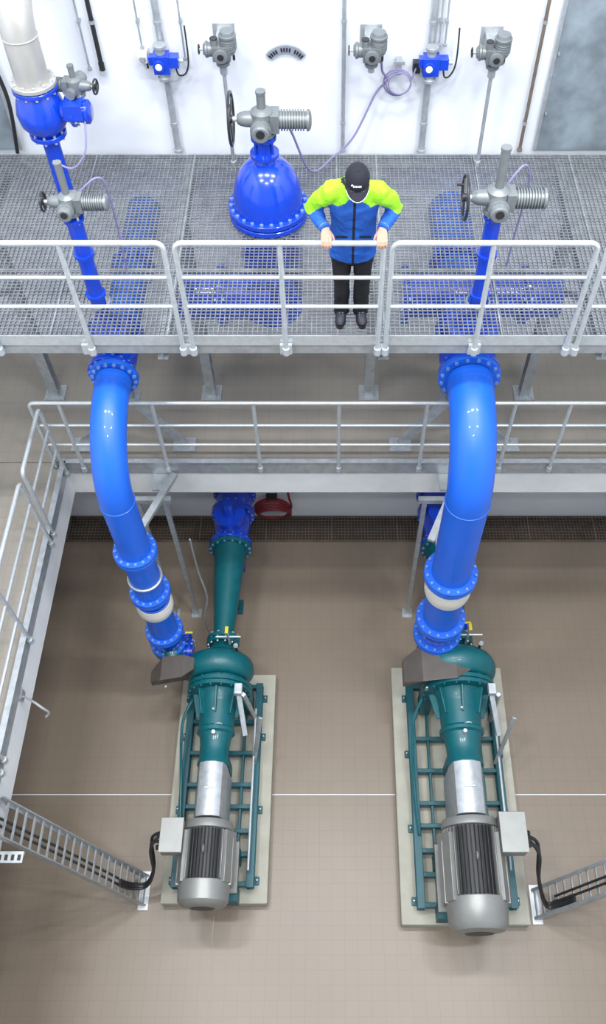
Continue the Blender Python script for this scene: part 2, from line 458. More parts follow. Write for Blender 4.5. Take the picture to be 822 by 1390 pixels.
b.cyl((X, Y-.4, 5.15), (X, 7.88, 5.15), .24, M_BLUEV, seg=32)
b.flange((X, Y-.42, 5.15), (0,1,0), .31, .05, 16, M_BLUEV, M_BLUEB)
b.done('dome_valve')

# stainless vent pipe with blue valve (left)
b = B(); X = -2.48; Y = 6.8
path = [V((X, Y, 7.25)), V((X, Y, 7.62))]+arc((X, Y+.34, 7.62), 0, PI/2, .34, (0,-1,0), (0,0,1), 14)[1:]+[V((X, 7.88, 7.96))]
b.tube(path, .140, M_CREAM, 32)
b.torus((X, Y, 7.62), (0,0,1), .141, .006, M_CREAM, 32)
b.flange((X, Y, 7.235), (0,0,1), .19, .035, 12, M_CREAM, M_RAIL, .013)
b.flange((X, Y, 7.19), (0,0,1), .19, .035, 12, M_BLUEV, M_RAIL, .013)
b.rev((X, Y, 6.78), (0,0,1), [(0,.10),(.03,.15),(.1,.20),(.2,.215),(.3,.19),(.38,.16),(.40,.15)], M_BLUEV, 32)
b.flange((X, Y, 6.77), (0,0,1), .16, .04, 10, M_BLUEV, M_RAIL, .012)
b.cyl((X, Y, 4.9), (X, Y, 6.77), .075, M_BLUEV, seg=24)
b.cyl((X, Y, 6.98), (X+.38, Y-.02, 6.98), .09, M_BLUEV, seg=24)
b.flange((X+.28, Y-.02, 6.98), (1,0,0), .125, .03, 8, M_BLUEV, M_RAIL, .011)
b.rev((X+.36, Y-.02, 6.98), (1,0,0), [(0,.10),(.05,.10),(.07,.07)], M_BLUEV, 20)
b.box((X+.30, Y-.05, 7.03), (.16, .18, .13), M_BLUEV)
b.done('vent_pipe_valve')
b = B(); actuator(b, (-2.16, 6.86, 7.10), .72, PI-.15, .08, .12); b.cyl((-2.16,6.86,7.045), (-2.16,6.86,7.1), .05, M_ACT)
b.done('electric_actuator')

# ------------------------------------------------------------ wall mounted pipes, actuators, positioners
def wallpipe(name, x, r, m, z0=DECK+.001, z1=9.5, y=7.845, clamps=(6.2, 7.2, 8.4)):
    b = B(); b.cyl((x, y, z0), (x, y, z1), r, m, seg=14)
    for z in clamps:
        if z > z0:
            b.cyl((x, y, z-.015), (x, y, z+.015), r+.006, M_GALV, seg=14)
            b.box((x, (y+YW)/2, z), (.025, YW-y, .025), M_GALV)
    if m is not M_DARK: b.cyl((x, y, z0), (x, y, z0+.02), r+.012, m, seg=14)
    return b.done(name)
wallpipe('wall_riser_pipe', -1.575, .034, M_GALV)
wallpipe('wall_riser_pipe', .92, .034, M_GALV)
wallpipe('wall_conduit', .112, .020, M_GALV)
wallpipe('wall_conduit', 1.93, .017, M_BGRAT)
wallpipe('wall_conduit', -1.757, .009, M_GALV, z0=6.95)
wallpipe('wall_conduit', -2.29, .010, M_GALV, z0=6.75)
wallpipe('wall_conduit', -2.17, .022, M_DARK, z0=6.82)
wallpipe('wall_conduit', -1.37, .009, M_GALV, z0=6.85)
wallpipe('wall_conduit', .99, .009, M_GALV, z0=6.98)
wallpipe('wall_conduit', 1.045, .009, M_GALV, z0=6.98)
b = B()
b.box((-1.757, 7.83, 6.90), (.09, .12, .10), M_WHITE); b.cyl((-1.757, 7.77, 6.90), (-1.757, 7.75, 6.90), .03, M_GALV)
b.cyl((-1.73, 7.82, 6.86), (-1.73, 7.82, 6.78), .01, M_DARK)
b.done('wall_socket_box', bevel=.006)
b = B()
b.cyl((-2.17, 7.845, 6.74), (-2.17, 7.845, 6.82), .028, M_DARK); b.cyl((-2.17,7.845,6.72),(-2.17,7.845,6.75),.035,M_RAIL)
b.done('hose_connector')

def wallact(name, x, z, rodx, rod=True):
    # compact wall actuator: gear housing, upright motor with cap, round switch cover, hand knob, base flange
    b = B(); y = 7.60; A = M_ACT
    b.box((x, 7.80, z+.03), (.12, .20, .10), M_GALV)
    b.box((x, 7.89, z+.03), (.20, .016, .20), M_GALV)
    b.rev((x, y, z-.10), (0,0,1), [(0,.062),(.025,.062),(.03,.045),(.07,.052),(.09,.07)], A, 24)
    b.box((x, y, z+.03), (.16, .16, .13), A)
    b.rev((x+.06, y, z+.01), (0,0,1), [(0,.06),(.03,.072),(.14,.072),(.145,.08),(.165,.08),(.17,.07),(.20,.062),(.21,.03)], A, 26)
    for k in range(5): b.cyl((x+.06, y, z+.05+k*.018), (x+.06, y, z+.056+k*.018), .078, A, seg=24)
    b.rev((x-.05, y, z+.04), (-1,0,0), [(0,.058),(.07,.062),(.075,.07),(.095,.07),(.10,.055),(.115,.045)], A, 24)
    b.cyl((x-.165, y, z+.04), (x-.20, y, z+.04), .012, M_RAIL); b.torus((x-.205, y, z+.04), (1,0,0), .038, .007, M_WHEEL, 20, 6)
    b.rev((x, y-.07, z+.04), (0,-1,0), [(0,.055),(.05,.058),(.055,.064),(.07,.064),(.075,.05)], A, 24)
    b.cyl((x, y-.146, z+.04), (x, y-.150, z+.04), .03, M_DARK)
    b.cyl((x-.06, y-.03, z+.09), (x-.06, y-.03, z+.15), .032, A); b.cyl((x-.06, y-.03, z+.15), (x-.06, y-.03, z+.16), .036, M_DARK)
    b.box((x+.01, y-.085, z-.03), (.05, .01, .02), M_BLUEV)
    for dx in (-.05, .10): b.cyl((x+dx, y+.03, z-.03), (x+dx, y+.03, z-.075), .012, M_DARK, seg=10)
    if rod:
        b.cyl((rodx, y, DECK+.002), (rodx, y, z-.08), .018, M_GALV, seg=12)
        b.cyl((rodx, y, DECK+.002), (rodx, y, DECK+.05), .03, M_GALV, seg=12)
        b.cyl((rodx, y, z-.19), (rodx, y, z-.09), .036, M_GALV, seg=12)
    else:
        b.cyl((x, y, z-.16), (x, y, z-.09), .03, M_GALV, seg=12)
    return b.done(name, bevel=.006)
wallact('wall_actuator', -.99, 7.04, -.99)
wallact('wall_actuator', .36, 7.03, .36, rod=False)
wallact('wall_actuator', 1.47, 7.01, 1.47)

def positioner(name, x, z):
    b = B(); y = 7.74
    b.box((x, y, z), (.15, .13, .17), M_BLUEV)
    b.box((x+.11, y, z+.02), (.10, .10, .10), M_BLUEV)
    b.box((x-.09, y, z+.03), (.05, .08, .08), M_BLUEV)
    b.cyl((x-.02, y-.06, z), (x-.02, y-.085, z), .055, M_BLUEV)
    b.cyl((x-.02, y-.085, z), (x-.02, y-.09, z), .032, M_WHITE)
    b.cyl((x, y, z+.085), (x, y, z+.15), .045, M_GALV); b.cyl((x, y, z+.14), (x, y, z+.17), .06, M_GALV)
    b.cyl((x, y, z-.085), (x, y, z-.16), .045, M_GALV); b.cyl((x, y, z-.13), (x, y, z-.16), .06, M_GALV)
    b.cyl((x+.16, y, z+.02), (x+.20, y, z+.02), .02, M_RAIL)
    b.tube(smoothpath([(x+.12, y, z-.03), (x+.14, y, z-.12), (x+.2, y+.05, z-.13), (x+.24, y+.05, z), (x+.24, y+.08, z+.3)]), .008, M_DARK, 8)
    return b.done(name, bevel=.008)
positioner('valve_positioner', -1.575, 6.88)
positioner('valve_positioner', .92, 6.86)

# arc-shaped plaque with raised letters
b = B()
cx, cz = -.43, 6.72
n = 14
for i in range(n):
    a0 = PI*(.78-.56*i/n); a1 = PI*(.78-.56*(i+1)/n)
    pts = []
    for a, r in ((a0,.18),(a1,.18),(a1,.255),(a0,.255)):
        for y in (7.895, 7.865): pts.append((cx+r*math.cos(a)*.95, y, cz+r*math.sin(a)))
    b.add(pts, [(0,2,4,6),(1,7,5,3),(0,1,3,2),(2,3,5,4),(4,5,7,6),(6,7,1,0)], M_GALV)
    am = (a0+a1)/2
    if i not in (4, 9): b.box((cx+.215*math.cos(am)*.95, 7.862, cz+.215*math.sin(am)), (.036, .01, .014), M_DARK, rot=(0, -am, 0))
b.done('arched_wall_plaque', False)

# cable loop
b = B()
b.box((.63, 7.83, 6.80), (.05, .12, .12), M_GALV); b.box((.63, 7.77, 6.86), (.10, .02, .03), M_GALV); b.box((.80,7.855,6.78),(.07,.08,.10),M_DARK)
for k in range(3): b.torus((.62+.01*k, 7.75-.02*k, 6.68+.005*k), (0,1,0), .13-.012*k, .008, M_CABLE)
b.tube(smoothpath([(.455,7.63,6.955),(.47,7.7,6.82),(.52,7.75,6.70),(.42,7.78,6.55),(.22,7.70,6.15),(.02,7.6,5.99),(-.2,7.2,6.1),(-.36,7.05,6.6),(-.45,6.98,6.86)]), .011, M_CABLE, 8)
b.tube(smoothpath([(.74,7.77,6.68),(.78,7.80,6.75),(.80,7.84,6.8)]), .009, M_CABLE, 8)
b.done('coiled_cable')
b = B()
b.tube(smoothpath([(-2.1,6.7,6.95),(-2.12,6.55,6.75),(-2.25,6.5,6.62),(-2.42,6.55,6.66)]), .009, M_CABLE, 8)
b.done('power_cable')
b = B()
b.tube(smoothpath([(-2.0,5.75,6.92),(-1.85,5.8,7.02),(-1.8,5.85,6.9),(-1.82,5.95,6.4),(-1.85,6.0,5.92)]), .009, M_CABLE, 8)
b.done('power_cable')
b = B()
b.tube(smoothpath([(1.35,5.75,6.94),(1.5,5.85,7.1),(1.58,5.9,6.9),(1.58,6.0,6.3),(1.58,6.05,5.92)]), .009, M_CABLE, 8)
b.done('power_cable')
b = B(); b.tube(smoothpath([(-3.1,7.7,7.6),(-3.16,7.75,7.0),(-3.12,7.75,6.5),(-3.2,7.75,5.93)]), .02, M_DARK, 10); b.done('black_wall_hose')

# ------------------------------------------------------------ pipe trestles on gallery + lower support frames
def trestle(name, ax, feet):
    b = B(); y = 6.10
    for fx in feet:
        b.beam((fx, y, MID+.04), (ax, y, 4.05), .10, .05, M_GALV, up=(0,1,0))
        b.box((fx, y, MID+.012), (.26, .2, .02), M_GALV)
        for dx in (-.09,.09): b.cyl((fx+dx, y-.06, MID+.02), (fx+dx, y-.06, MID+.04), .012, M_RAIL, seg=6)
    b.box((ax, y, 4.06), (.25, .16, .03), M_GALV)
    b.box((ax, y, 4.45), (.10, .10, .80), M_GALV)
    b.box((ax, y, 4.86), (.34, .14, .03), M_GALV)
    return b.done(name, False)
trestle('pipe_trestle', -2.2, (-1.72, -2.9)); trestle('pipe_trestle', 1.30, (.80, 2.05))

def lower_frame(name, X, R):
    b = B(); y = 5.5
    for x in (X-.21, X+.10):
        b.box((x, y, 1.45), (.05, .05, 2.9), M_GALV); b.box((x, y, .01), (.14, .14, .02), M_GALV)
    b.box((X-.055, y, 2.93), (.46, .06, .07), M_GALV)
    b.box((X+.06, 5.70, 3.0), (.20, .23, .03), M_GALV)
    b.beam((X+.20, 5.80, 3.03), (X-.18, 4.95, 2.93), .08, .05, M_GALV)
    b.torus((X, 4.5, 2.93), (0,0,1), R+.012, .016, M_GALV)
    b.box((X-.10, 4.5+R+.16, 2.93), (.06, .34, .04), M_GALV)
    return b.done(name, False)
lower_frame('pipe_support_frame', -2.03, .165); lower_frame('pipe_support_frame', 1.285, .213)
b = B()
b.tube(smoothpath([(-1.66,5.2,2.55),(-1.66,5.2,1.8),(-1.60,5.1,1.3),(-1.66,5.0,.9),(-1.66,5.0,.02)]), .012, M_GALV, 8)
b.done('drain_tube')

# ------------------------------------------------------------ drain channel, hose
b = B()
b.box((-.4, (6.70+7.15)/2, -.0), (9.96, .44, .01), M_PIT)
grating(b, -5.3, 4.5, 6.71, 7.13, .035, M_BGRAT, (), .05, .05, .008, .03, .012)
for x in range(-5, 5): b.box((x, 6.925, .02), (.02, .42, .04), M_BGRAT)
for y in (6.70, 7.135): b.box((-.4, y, .02), (9.96, .012, .04), M_BGRAT)
b.done('floor_drain_grating', False)
b = B()
for k in range(5): b.torus((-.89+.01*k, 7.06-.028*k, .36+.008*k), (0,1,.08*k), .27-.008*k, .018, M_HOSE, 36)
b.tube(smoothpath([(-.62,7.03,.4),(-.60,7.0,.55),(-.64,7.05,.8),(-.64,7.1,1.2)]), .018, M_HOSE, 8)
b.box((-.89, 7.10, .62), (.16, .10, .06), M_DARK)
b.done('wall_hose_reel')

# ------------------------------------------------------------ pumps
def pump(name, ax, k, y_mot0, y_mot1, dx, RN, tb, plinth):
    zs = 1.05
    b = B()
    x0, x1, py0, py1 = plinth
    Yc = 4.20
    n = 36; pts = []; rad = []
    for i in range(n+1):
        a = PI*1.0 - 2*PI*(1-i/n)*0.97
        g = i/n
        pts.append((ax+math.cos(a)*(.33+.04*g)*k, Yc, zs+math.sin(a)*(.33+.04*g)*k)); rad.append(((.10+.07*g)*k, (.15+.045*g)*k))
    b.tube(pts, rad, M_TEAL, 22)
    b.tube([(ax-.34*k, Yc, zs), (ax+dx*.9, Yc+.08, zs+.10), (ax+dx, Yc+.28, 1.22)], [.16*k, .17*k, RN], M_TEAL, 28)
    b.rev((ax, 4.42, zs), (0,-1,0), [(0,.2*k),(.02,.32*k),(.08,.385*k),(.34,.385*k),(.40,.36*k),(.44,.30*k)], M_TEAL, 40)
    b.flange((ax+dx, 4.5, 1.16 if k < 1 else 1.44), (0,0,1), RN+.06, .05, 12, M_TEAL, M_TEALD, .016)
    b.cyl((ax+dx, 4.5, .95), (ax+dx, 4.5, 1.15 if k < 1 else 1.43), RN, M_TEAL, seg=28)
    if k < 1:
        b.flange((ax+dx+.26, 4.42, 1.12), (1,0,0), .17, .045, 10, M_BLUEV, M_BLUEB, .014)
        b.cyl((ax+dx, 4.42, 1.12), (ax+dx+.30, 4.42, 1.12), .11, M_BLUEV)
    b.flange((ax, 3.92, zs), (0,1,0), .445*k, .05, 18, M_TEAL, M_TEALD, .015)
    b.flange((ax, 3.98, zs), (0,1,0), .445*k, .05, 18, M_TEAL, M_TEALD, .015)
    b.rev((ax, 3.90, zs), (0,-1,0), [(0,.31*k),(.06,.27*k),(.16,.255*k),(.44,.24*k),(.46,.265*k),(.50,.265*k),(.52,.225*k),(.66,.20*k),(.80,.195*k),(.84,.22*k),(.88,.22*k),(.90,.13*k)], M_TEAL, 36)
    for a in (.25*PI, .5*PI, .75*PI, 0, PI):
        b.beam((ax+math.cos(a)*.24*k, 3.60, zs+math.sin(a)*.24*k), (ax+math.cos(a)*.32*k, 3.90, zs+math.sin(a)*.32*k), .02, .10*k, M_TEAL, up=(math.cos(a),0,math.sin(a)))
    b.cyl((ax, 3.35, zs+.18*k), (ax, 3.35, zs+.29*k), .025, M_RAIL); b.cyl((ax-.02, 3.62, zs+.22*k), (ax-.02, 3.62, zs+.31*k), .016, M_GALV)
    b.torus((ax+.05, 3.45, zs+.24*k), (0,1,0), .04, .008, M_RAIL, 16)
    b.flange((ax, 4.56, zs), (0,1,0), .24*k, .05, 12, M_TEAL, M_RAIL, .015)
    b.rev((ax, 4.40, zs), (0,1,0), [(0,.25*k),(.06,.2*k),(.14,.16*k)], M_TEAL, 28)
    b.cyl((ax+.12*k, 4.5, zs+.15*k), (ax+.12*k, 4.5, zs+.62*k), .015, M_RAIL)
    b.box((ax+.12*k, 4.5, zs+.62*k), (.04,.09,.03), M_YEL)
    b.cyl((ax-.06*k, 4.5, zs+.40*k), (ax+.30*k, 4.5, zs+.40*k), .013, M_RAIL)
    b.cyl((ax+.25*k, 4.35, zs+.30*k), (ax+.25*k, 4.35, zs+.50*k), .015, M_DARK)
    b.cyl((ax+.25*k, 4.35, zs+.50*k), (ax+.25*k, 4.33, zs+.52*k), .03, M_GALV)
    for xs in (-1, 1):
        b.box((ax+xs*.36*k, 4.0, .60), (.14*k, .22, .55), M_TEAL)
    b.box((ax, 3.15, .62), (.34*k, .12, .5), M_TEAL)
    yg0 = y_mot1+.02; yg1 = 3.02
    gw = .19*k
    prof = [(-gw, .50), (-gw, zs+.05), (-gw*.8, zs+.20*k), (-gw*.3, zs+.26*k), (gw*.3, zs+.26*k), (gw*.8, zs+.20*k), (gw, zs+.05), (gw, .50)]
    vs = [(ax+p[0], yg0, p[1]) for p in prof]+[(ax+p[0], yg1, p[1]) for p in prof]
    N = len(prof)
    b.add(vs, [(i, i+1, i+1+N, i+N) for i in range(N-1)]+[tuple(range(N-1,-1,-1)), tuple(range(N, 2*N))], M_GALV)
    b.box((ax, (yg0+yg1)/2, zs+.265*k), (gw*.66, .02, .012), M_RAIL)
    # motor
    R = .315*k; L = y_mot1-y_mot0
    b.rev((ax, y_mot1, zs), (0,-1,0), [(0,R*.5),(.01,R*.98),(.06,R*1.03),(.10,R*1.03),(.11,R*.88),(L*.70,R*.88),(L*.71,R*1.03),(L*.76,R*1.04),(L*.93,R*1.0),(L*.98,R*.85),(L,R*.5)], M_MOTOR, 44)
    b.cyl((ax, y_mot0-.002, zs), (ax, y_mot0+.03, zs), R*.5, M_FIN)
    nf = 40
    for i in range(nf):
        a = 2*PI*i/nf
        c, s_ = math.cos(a), math.sin(a)
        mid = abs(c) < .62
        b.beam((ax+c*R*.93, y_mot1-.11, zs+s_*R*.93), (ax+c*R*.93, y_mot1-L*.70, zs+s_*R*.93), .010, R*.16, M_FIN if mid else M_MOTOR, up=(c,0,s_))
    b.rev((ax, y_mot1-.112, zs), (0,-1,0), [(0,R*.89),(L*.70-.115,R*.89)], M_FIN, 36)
    for xs in (-1, 1):
        b.box((ax+xs*R*.86, (y_mot0+y_mot1)/2+.06, zs+R*.30), (.12*k, L*.60, R*.75), M_MOTOR, rot=(0, xs*-.45, 0))
        b.box((ax+xs*R*.95, (y_mot0+y_mot1)/2+.02, zs-.02), (.10*k, L*.55, .22*k), M_MOTOR)
        b.box((ax+xs*R*.92, (y_mot0+y_mot1)/2+.05, .60), (.16*k, L*.62, .10), M_MOTOR)
        for yy in (.25, .72): b.box((ax+xs*R*.92, y_mot0+L*yy, .45), (.16*k, .16, .3), M_TEALD)
    b.torus((ax, y_mot1-L*.38, zs+R*1.03), (1,0,0), .035, .01, M_MOTOR, 16)
    b.box((ax+tb*(R+.10*k), y_mot1-.20, zs+.22*k), (.27*k, .40*k, .22*k), M_MOTOR)
    b.box((ax+tb*(R+.10*k), y_mot1-.20, zs+.34*k), (.29*k, .42*k, .02), M_MOTOR)
    for q in (-.1, .02): b.cyl((ax+tb*(R+.23*k), y_mot1-.2+q, zs+.2*k), (ax+tb*(R+.30*k), y_mot1-.2+q, zs+.18*k), .028, M_DARK)
    # base frame
    fw = .53*k if k >= 1 else .435
    ya = 1.62 if k >= 1 else 1.84
    for xs in (-1, 1):
        for zz in (.27, .39): b.box((ax+xs*fw, (ya+4.3)/2, zz), (.09, 4.3-ya, .015), M_TEALD)
        b.box((ax+xs*fw, (ya+4.3)/2, .33), (.015, 4.3-ya, .12), M_TEALD)
    for xs in (-1, 1):
        b.box((ax+xs*fw*.62, (ya+4.3)/2, .31), (.03, 4.3-ya, .10), M_TEALD)
    ys = [ya+.04, ya+.36, ya+.62, ya+.90, ya+1.16, ya+1.55, ya+1.95, 4.26]
    for yy in ys: b.box((ax, yy, .33), (fw*2, .05, .11), M_TEALD)
    for xs in (-1, 1):
        for yy in (ya+.1, ya+.9, ya+1.8, 4.15):
            b.box((ax+xs*(fw+.06), yy, .22), (.07, .09, .03), M_TEALD)
            b.cyl((ax+xs*(fw+.07), yy, .2), (ax+xs*(fw+.07), yy, .28), .012, M_RAIL, seg=6)
    # sensor bracket arms (galvanised)
    b.beam((ax+.33*k, 3.75, 1.45), (ax+.42*k, 3.35, 1.15), .06, .03, M_GALV)
    b.beam((ax+.48*k, 3.8, .4), (ax+.40*k, 3.72, 1.5), .05, .05, M_GALV)
    b.box((ax+.33*k, 3.78, 1.5), (.09, .13, .08), M_GALV)
    b.beam((ax+.48*k, 3.25, .4), (ax+.62*k, 3.55, 1.2), .05, .03, M_GALV)
    b.tube(smoothpath([(ax-fw+.1, 3.9, .9), (ax-fw-.02, 3.6, .8), (ax-fw-.02, 3.0, .5), (ax-fw+.02, 2.4, .45)]), .018, M_TEAL, 8)
    b.tube([(ax+fw-.02, 3.9, .55), (ax+fw-.02, 2.0, .5)], .014, M_RAIL, 8)
    b.done(name, bevel=.006)
    # brown discharge shroud: folded sheet cover standing over the discharge side
    b = B(); big = k >= 1
    sx = ax+dx-(.02 if big else -.10); w = .40 if big else .27; d = .44 if big else .28; yb = 4.14 if big else 4.10
    zb_ = zs+(.12 if big else .05)
    prof = [(-w, .0), (-w, .14), (-w*.45, .30), (w*.55, .36), (w, .30), (w, .0)]
    fr = [(.02), (.02), (-.03), (-.01), (.12), (.12)]
    bk = [(-.12), (-.12), (0), (0), (-.02), (-.02)]
    vs = [(sx+p[0], yb-d/2+f, zb_+p[1]) for p, f in zip(prof, fr)]+[(sx+p[0], yb+d/2+g, zb_+p[1]) for p, g in zip(prof, bk)]
    N = len(prof)
    b.add(vs, [(i, (i+1) % N, (i+1) % N+N, i+N) for i in range(N)]+[tuple(range(N-1,-1,-1)), tuple(range(N, 2*N))], M_BROWN)
    b.box((sx-w*.3, yb-d/2-.03, zb_+.08), (.03,.03,.1), M_GALV)
    b.done('discharge_shroud', False, bevel=.01)
    # suction line
    b = B()
    Rb = .29*k
    b.flange((ax, 4.62, zs), (0,1,0), .24*k, .05, 12, M_TEAL, M_RAIL, .015)
    b.rev((ax, 4.64, zs), (0,1,0), [(0,.15*k),(.05,.15*k),(1.27,.25*k),(1.32,.26*k)], M_TEAL, 36)
    b.flange((ax, 5.96, zs), (0,1,0), Rb+.05*k, .05, 16, M_TEAL, M_BLUEB)
    b.flange((ax, 6.02, zs), (0,1,0), Rb+.05*k, .05, 16, M_BLUEV, M_BLUEB)
    b.rev((ax, 6.04, zs), (0,1,0), [(0,Rb),(.1,Rb*.95),(.25,Rb*1.02),(.40,Rb*.95),(.5,Rb)], M_BLUEV, 36)
    b.flange((ax, 6.50, zs), (0,1,0), Rb+.06*k, .05, 16, M_BLUEV, M_BLUEB)
    b.flange((ax, 6.56, zs), (0,1,0), Rb+.06*k, .05, 16, M_BLUEV, M_BLUEB)
    b.cyl((ax, 6.55, zs), (ax, 7.14, zs), Rb*.98, M_BLUEV, seg=36)
    b.flange((ax, 6.85, zs), (0,1,0), Rb+.06*k, .05, 16, M_BLUEV, M_BLUEB)
    b.rev((ax, 6.28, zs), (0,0,1), [(0,.2*k),(Rb+.1,.2*k),(Rb+.11,.25*k),(Rb+.16,.25*k),(Rb+.17,.1*k),(Rb+.4,.08*k)], M_BLUEV, 28)
    b.box((ax, 5.6, .4), (.10, .10, .8), M_TEALD); b.box((ax, 5.6, .01), (.22, .22, .02), M_TEALD)
    b.box((ax, 6.28, .4), (.2, .2, .8), M_BLUEV)
    b.done('suction_pipe')
    b = B(); b.box(((x0+x1)/2, (py0+py1)/2, .10), (x1-x0, py1-py0, .20), M_PLINTH); b.done('concrete_plinth', False, bevel=.015)

pump('pump_unit', -1.38, .86, 1.52, 2.40, -.65, .16, -1, (-1.99, -.75, 1.70, 4.50))
pump('pump_unit', 1.55, 1.0, 1.28, 2.42, -.265, .21, 1, (.80, 2.28, 1.48, 4.60))

# ------------------------------------------------------------ cable ladders
def ladder(name, p0, p1, w=.32):
    b = B(); p0 = V(p0); p1 = V(p1); t = (p1-p0).normalized(); yv = V((0,1,0)); nrm = t.cross(yv).normalized()
    for s in (-1, 1):
        b.beam(p0+yv*s*w/2, p1+yv*s*w/2, .012, .075, M_GALV, up=nrm)
        b.beam(p0+yv*(s*w/2-s*.012)+nrm*.035, p1+yv*(s*w/2-s*.012)+nrm*.035, .03, .008, M_GALV, up=nrm)
    L = (p1-p0).length; n = int(L/.15)
    for i in range(n+1):
        p = p0+t*(L*i/n)
        b.beam(p-yv*w/2, p+yv*w/2, .022, .016, M_GALV, up=nrm)
    b.box(p0+V((0,0,-.02)), (.12, w+.1, .02), M_GALV)
    for q in (-.06, .0):
        pts = [p0+t*.45+yv*q+nrm*.03, p0+t*(L*.5)+yv*(q+.01)+nrm*.032, p1+yv*q+nrm*.03]
        b.tube(pts, .014, M_DARK, 8)
    return b.done(name, False)
ladder('cable_ladder', (-2.22, 1.87, .03), (-3.06, 2.0, 3.0))
ladder('cable_ladder', (2.40, 1.72, .03), (4.5, 1.95, 5.4))
b = B()
b.box((-2.97, 1.74, 2.66), (.25, .03, .04), M_GALV)
b.box((-2.97, 1.70, 2.68), (.25, .09, .008), M_GALV)
for q in range(4): b.box((-3.06+.06*q, 1.70, 2.686), (.03, .05, .004), M_DARK)
b.done('wall_bracket', False)
b = B()
for q in range(3):
    o = .05*q
    b.tube(smoothpath([(-1.86, 2.25-.1*(q % 2), 1.24), (-1.98, 2.2-o, 1.15), (-2.0, 2.0-o*.6, .75), (-2.12, 1.88-o*.4, .45), (-2.28, 1.86-o*.5, .50), (-2.36, 1.85-o*.5, .75)]), .018, M_DARK, 8)
b.done('motor_cable')
b = B()
for q in range(3):
    o = .05*q
    b.tube(smoothpath([(2.1, 2.22-.1*(q % 2), 1.24), (2.26, 2.15-o, 1.15), (2.30, 1.9-o*.6, .8), (2.42, 1.68-o*.4, .45), (2.55, 1.68-o*.5, .50), (2.68, 1.70-o*.5, .75)]), .02, M_DARK, 8)
b.done('motor_cable')
b = B()
b.tube(smoothpath([(-3.09,3.15,2.95),(-2.95,3.08,2.98),(-2.85,3.02,2.96),(-2.80,3.0,2.88),(-2.84,2.98,2.82)]), .012, M_GALV, 8)
b.box((-3.08, 3.15, 2.95), (.03, .1, .1), M_GALV)
b.done('hose_hook')

# ------------------------------------------------------------ PERSON
man = bpy.data.objects.new('man_in_work_jacket', None); scene.collection.objects.link(man)
CX = .165; D = DECK
def remeshed(b, name, vox, smooth_it, matfn, mats, parent, disp=0.0):
    ob = b.done(name+'_tmp')
    md = ob.modifiers.new('r', 'REMESH'); md.mode = 'VOXEL'; md.voxel_size = vox
    sm = ob.modifiers.new('s', 'SMOOTH'); sm.factor = .5; sm.iterations = smooth_it
    if disp:
        tx = bpy.data.textures.new(name+'_folds', 'CLOUDS'); tx.noise_scale = .07; tx.noise_depth = 2
        dm = ob.modifiers.new('d', 'DISPLACE'); dm.texture = tx; dm.strength = disp; dm.mid_level = .5
    dg = bpy.context.evaluated_depsgraph_get(); dg.update()
    me = bpy.data.meshes.new_from_object(ob.evaluated_get(dg))
    bpy.data.objects.remove(ob)
    me.materials.clear()
    for m in mats: me.materials.append(m)
    for p in me.polygons:
        p.material_index = matfn(p.center, p.normal); p.use_smooth = True
    o = bpy.data.objects.new(name, me); scene.collection.objects.link(o); o.parent = parent
    return o
def P(x, y, z): return (CX+x, y, D+z)

# trousers
b = B()
b.tube([P(0,5.42,.78), P(0,5.42,.88), P(0,5.41,.98), P(0,5.39,1.05)], [(.15,.10),(.165,.115),(.16,.11),(.14,.10)], M_TROU, 24, side=(1,0,0))
for s in (-1, 1):
    b.tube([P(s*.085,5.42,.92), P(s*.09,5.42,.75), P(s*.085,5.405,.50), P(s*.083,5.43,.30), P(s*.083,5.445,.10), P(s*.083,5.445,.05)], [.093,.088,.070,.068,.064,.068], M_TROU, 20)
remeshed(b, 'trousers', .012, 4, lambda c, n: 0, [M_TROU], man, .018)
# jacket
b = B()
b.tube([P(0,5.405,.72), P(0,5.40,.80), P(0,5.39,.95), P(0,5.37,1.08), P(0,5.33,1.22), P(0,5.28,1.34), P(0,5.25,1.42), P(0,5.215,1.475), P(0,5.19,1.51)],
       [(.185,.14),(.186,.14),(.178,.135),(.172,.13),(.185,.13),(.195,.125),(.18,.105),(.115,.085),(.075,.075)], M_JBLUE, 28, side=(1,0,0))
arms = {}
for s in (-1, 1):
    sh = V(P(s*.17,5.255,1.405)); el = V(P(s*.315,5.385,1.165)); wr = V(P(s*.215,5.175,1.145))
    arms[s] = (sh, el, wr)
    up = sh.lerp(el, .5)+V((s*.01,0,.01)); fo = el.lerp(wr, .5)
    b.tube([V(P(s*.10,5.25,1.42)), sh, sh.lerp(el,.25), up, el.lerp(sh,.12), el, el.lerp(wr,.12), fo, wr.lerp(el,.12), wr], [.075,.082,.078,.07,.062,.06,.060,.054,.044,.044], M_JBLUE, 20)
b.tube([P(0,5.205,1.46), P(0,5.185,1.535)], [(.082,.082),(.076,.076)], M_JBLUE, 20, side=(1,0,0))
def jm(c, n):
    x = c.x-CX; z = c.z-D
    ax = abs(x)
    lim = 1.325 + max(0, (.12-ax))*1.0
    if ax > .17: lim = 1.325 - (ax-.17)*.9
    if z > 1.50 and ax < .1: return 2
    if ax < .010 and c.y < 5.35 and z < 1.46: return 2
    if z > lim: return 1
    if z < .735: return 2
    return 0
remeshed(b, 'jacket', .010, 4, jm, [M_JBLUE, M_JLIME, M_CAP], man, .026)
b = B()
for s in (-1, 1):
    sh, el, wr = arms[s]; t = (wr-el).normalized()
    b.cyl(wr-t*.015, wr+t*.012, .043, M_JBLUE, seg=20)
    b.cyl(wr-t*.012, wr-t*.008, .0445, M_GALV, seg=20)
    b.box(P(s*.09,5.255,1.00), (.09,.012,.012), M_CAP, rot=(.15,0,0))
b.done('cuffs', parent=man)
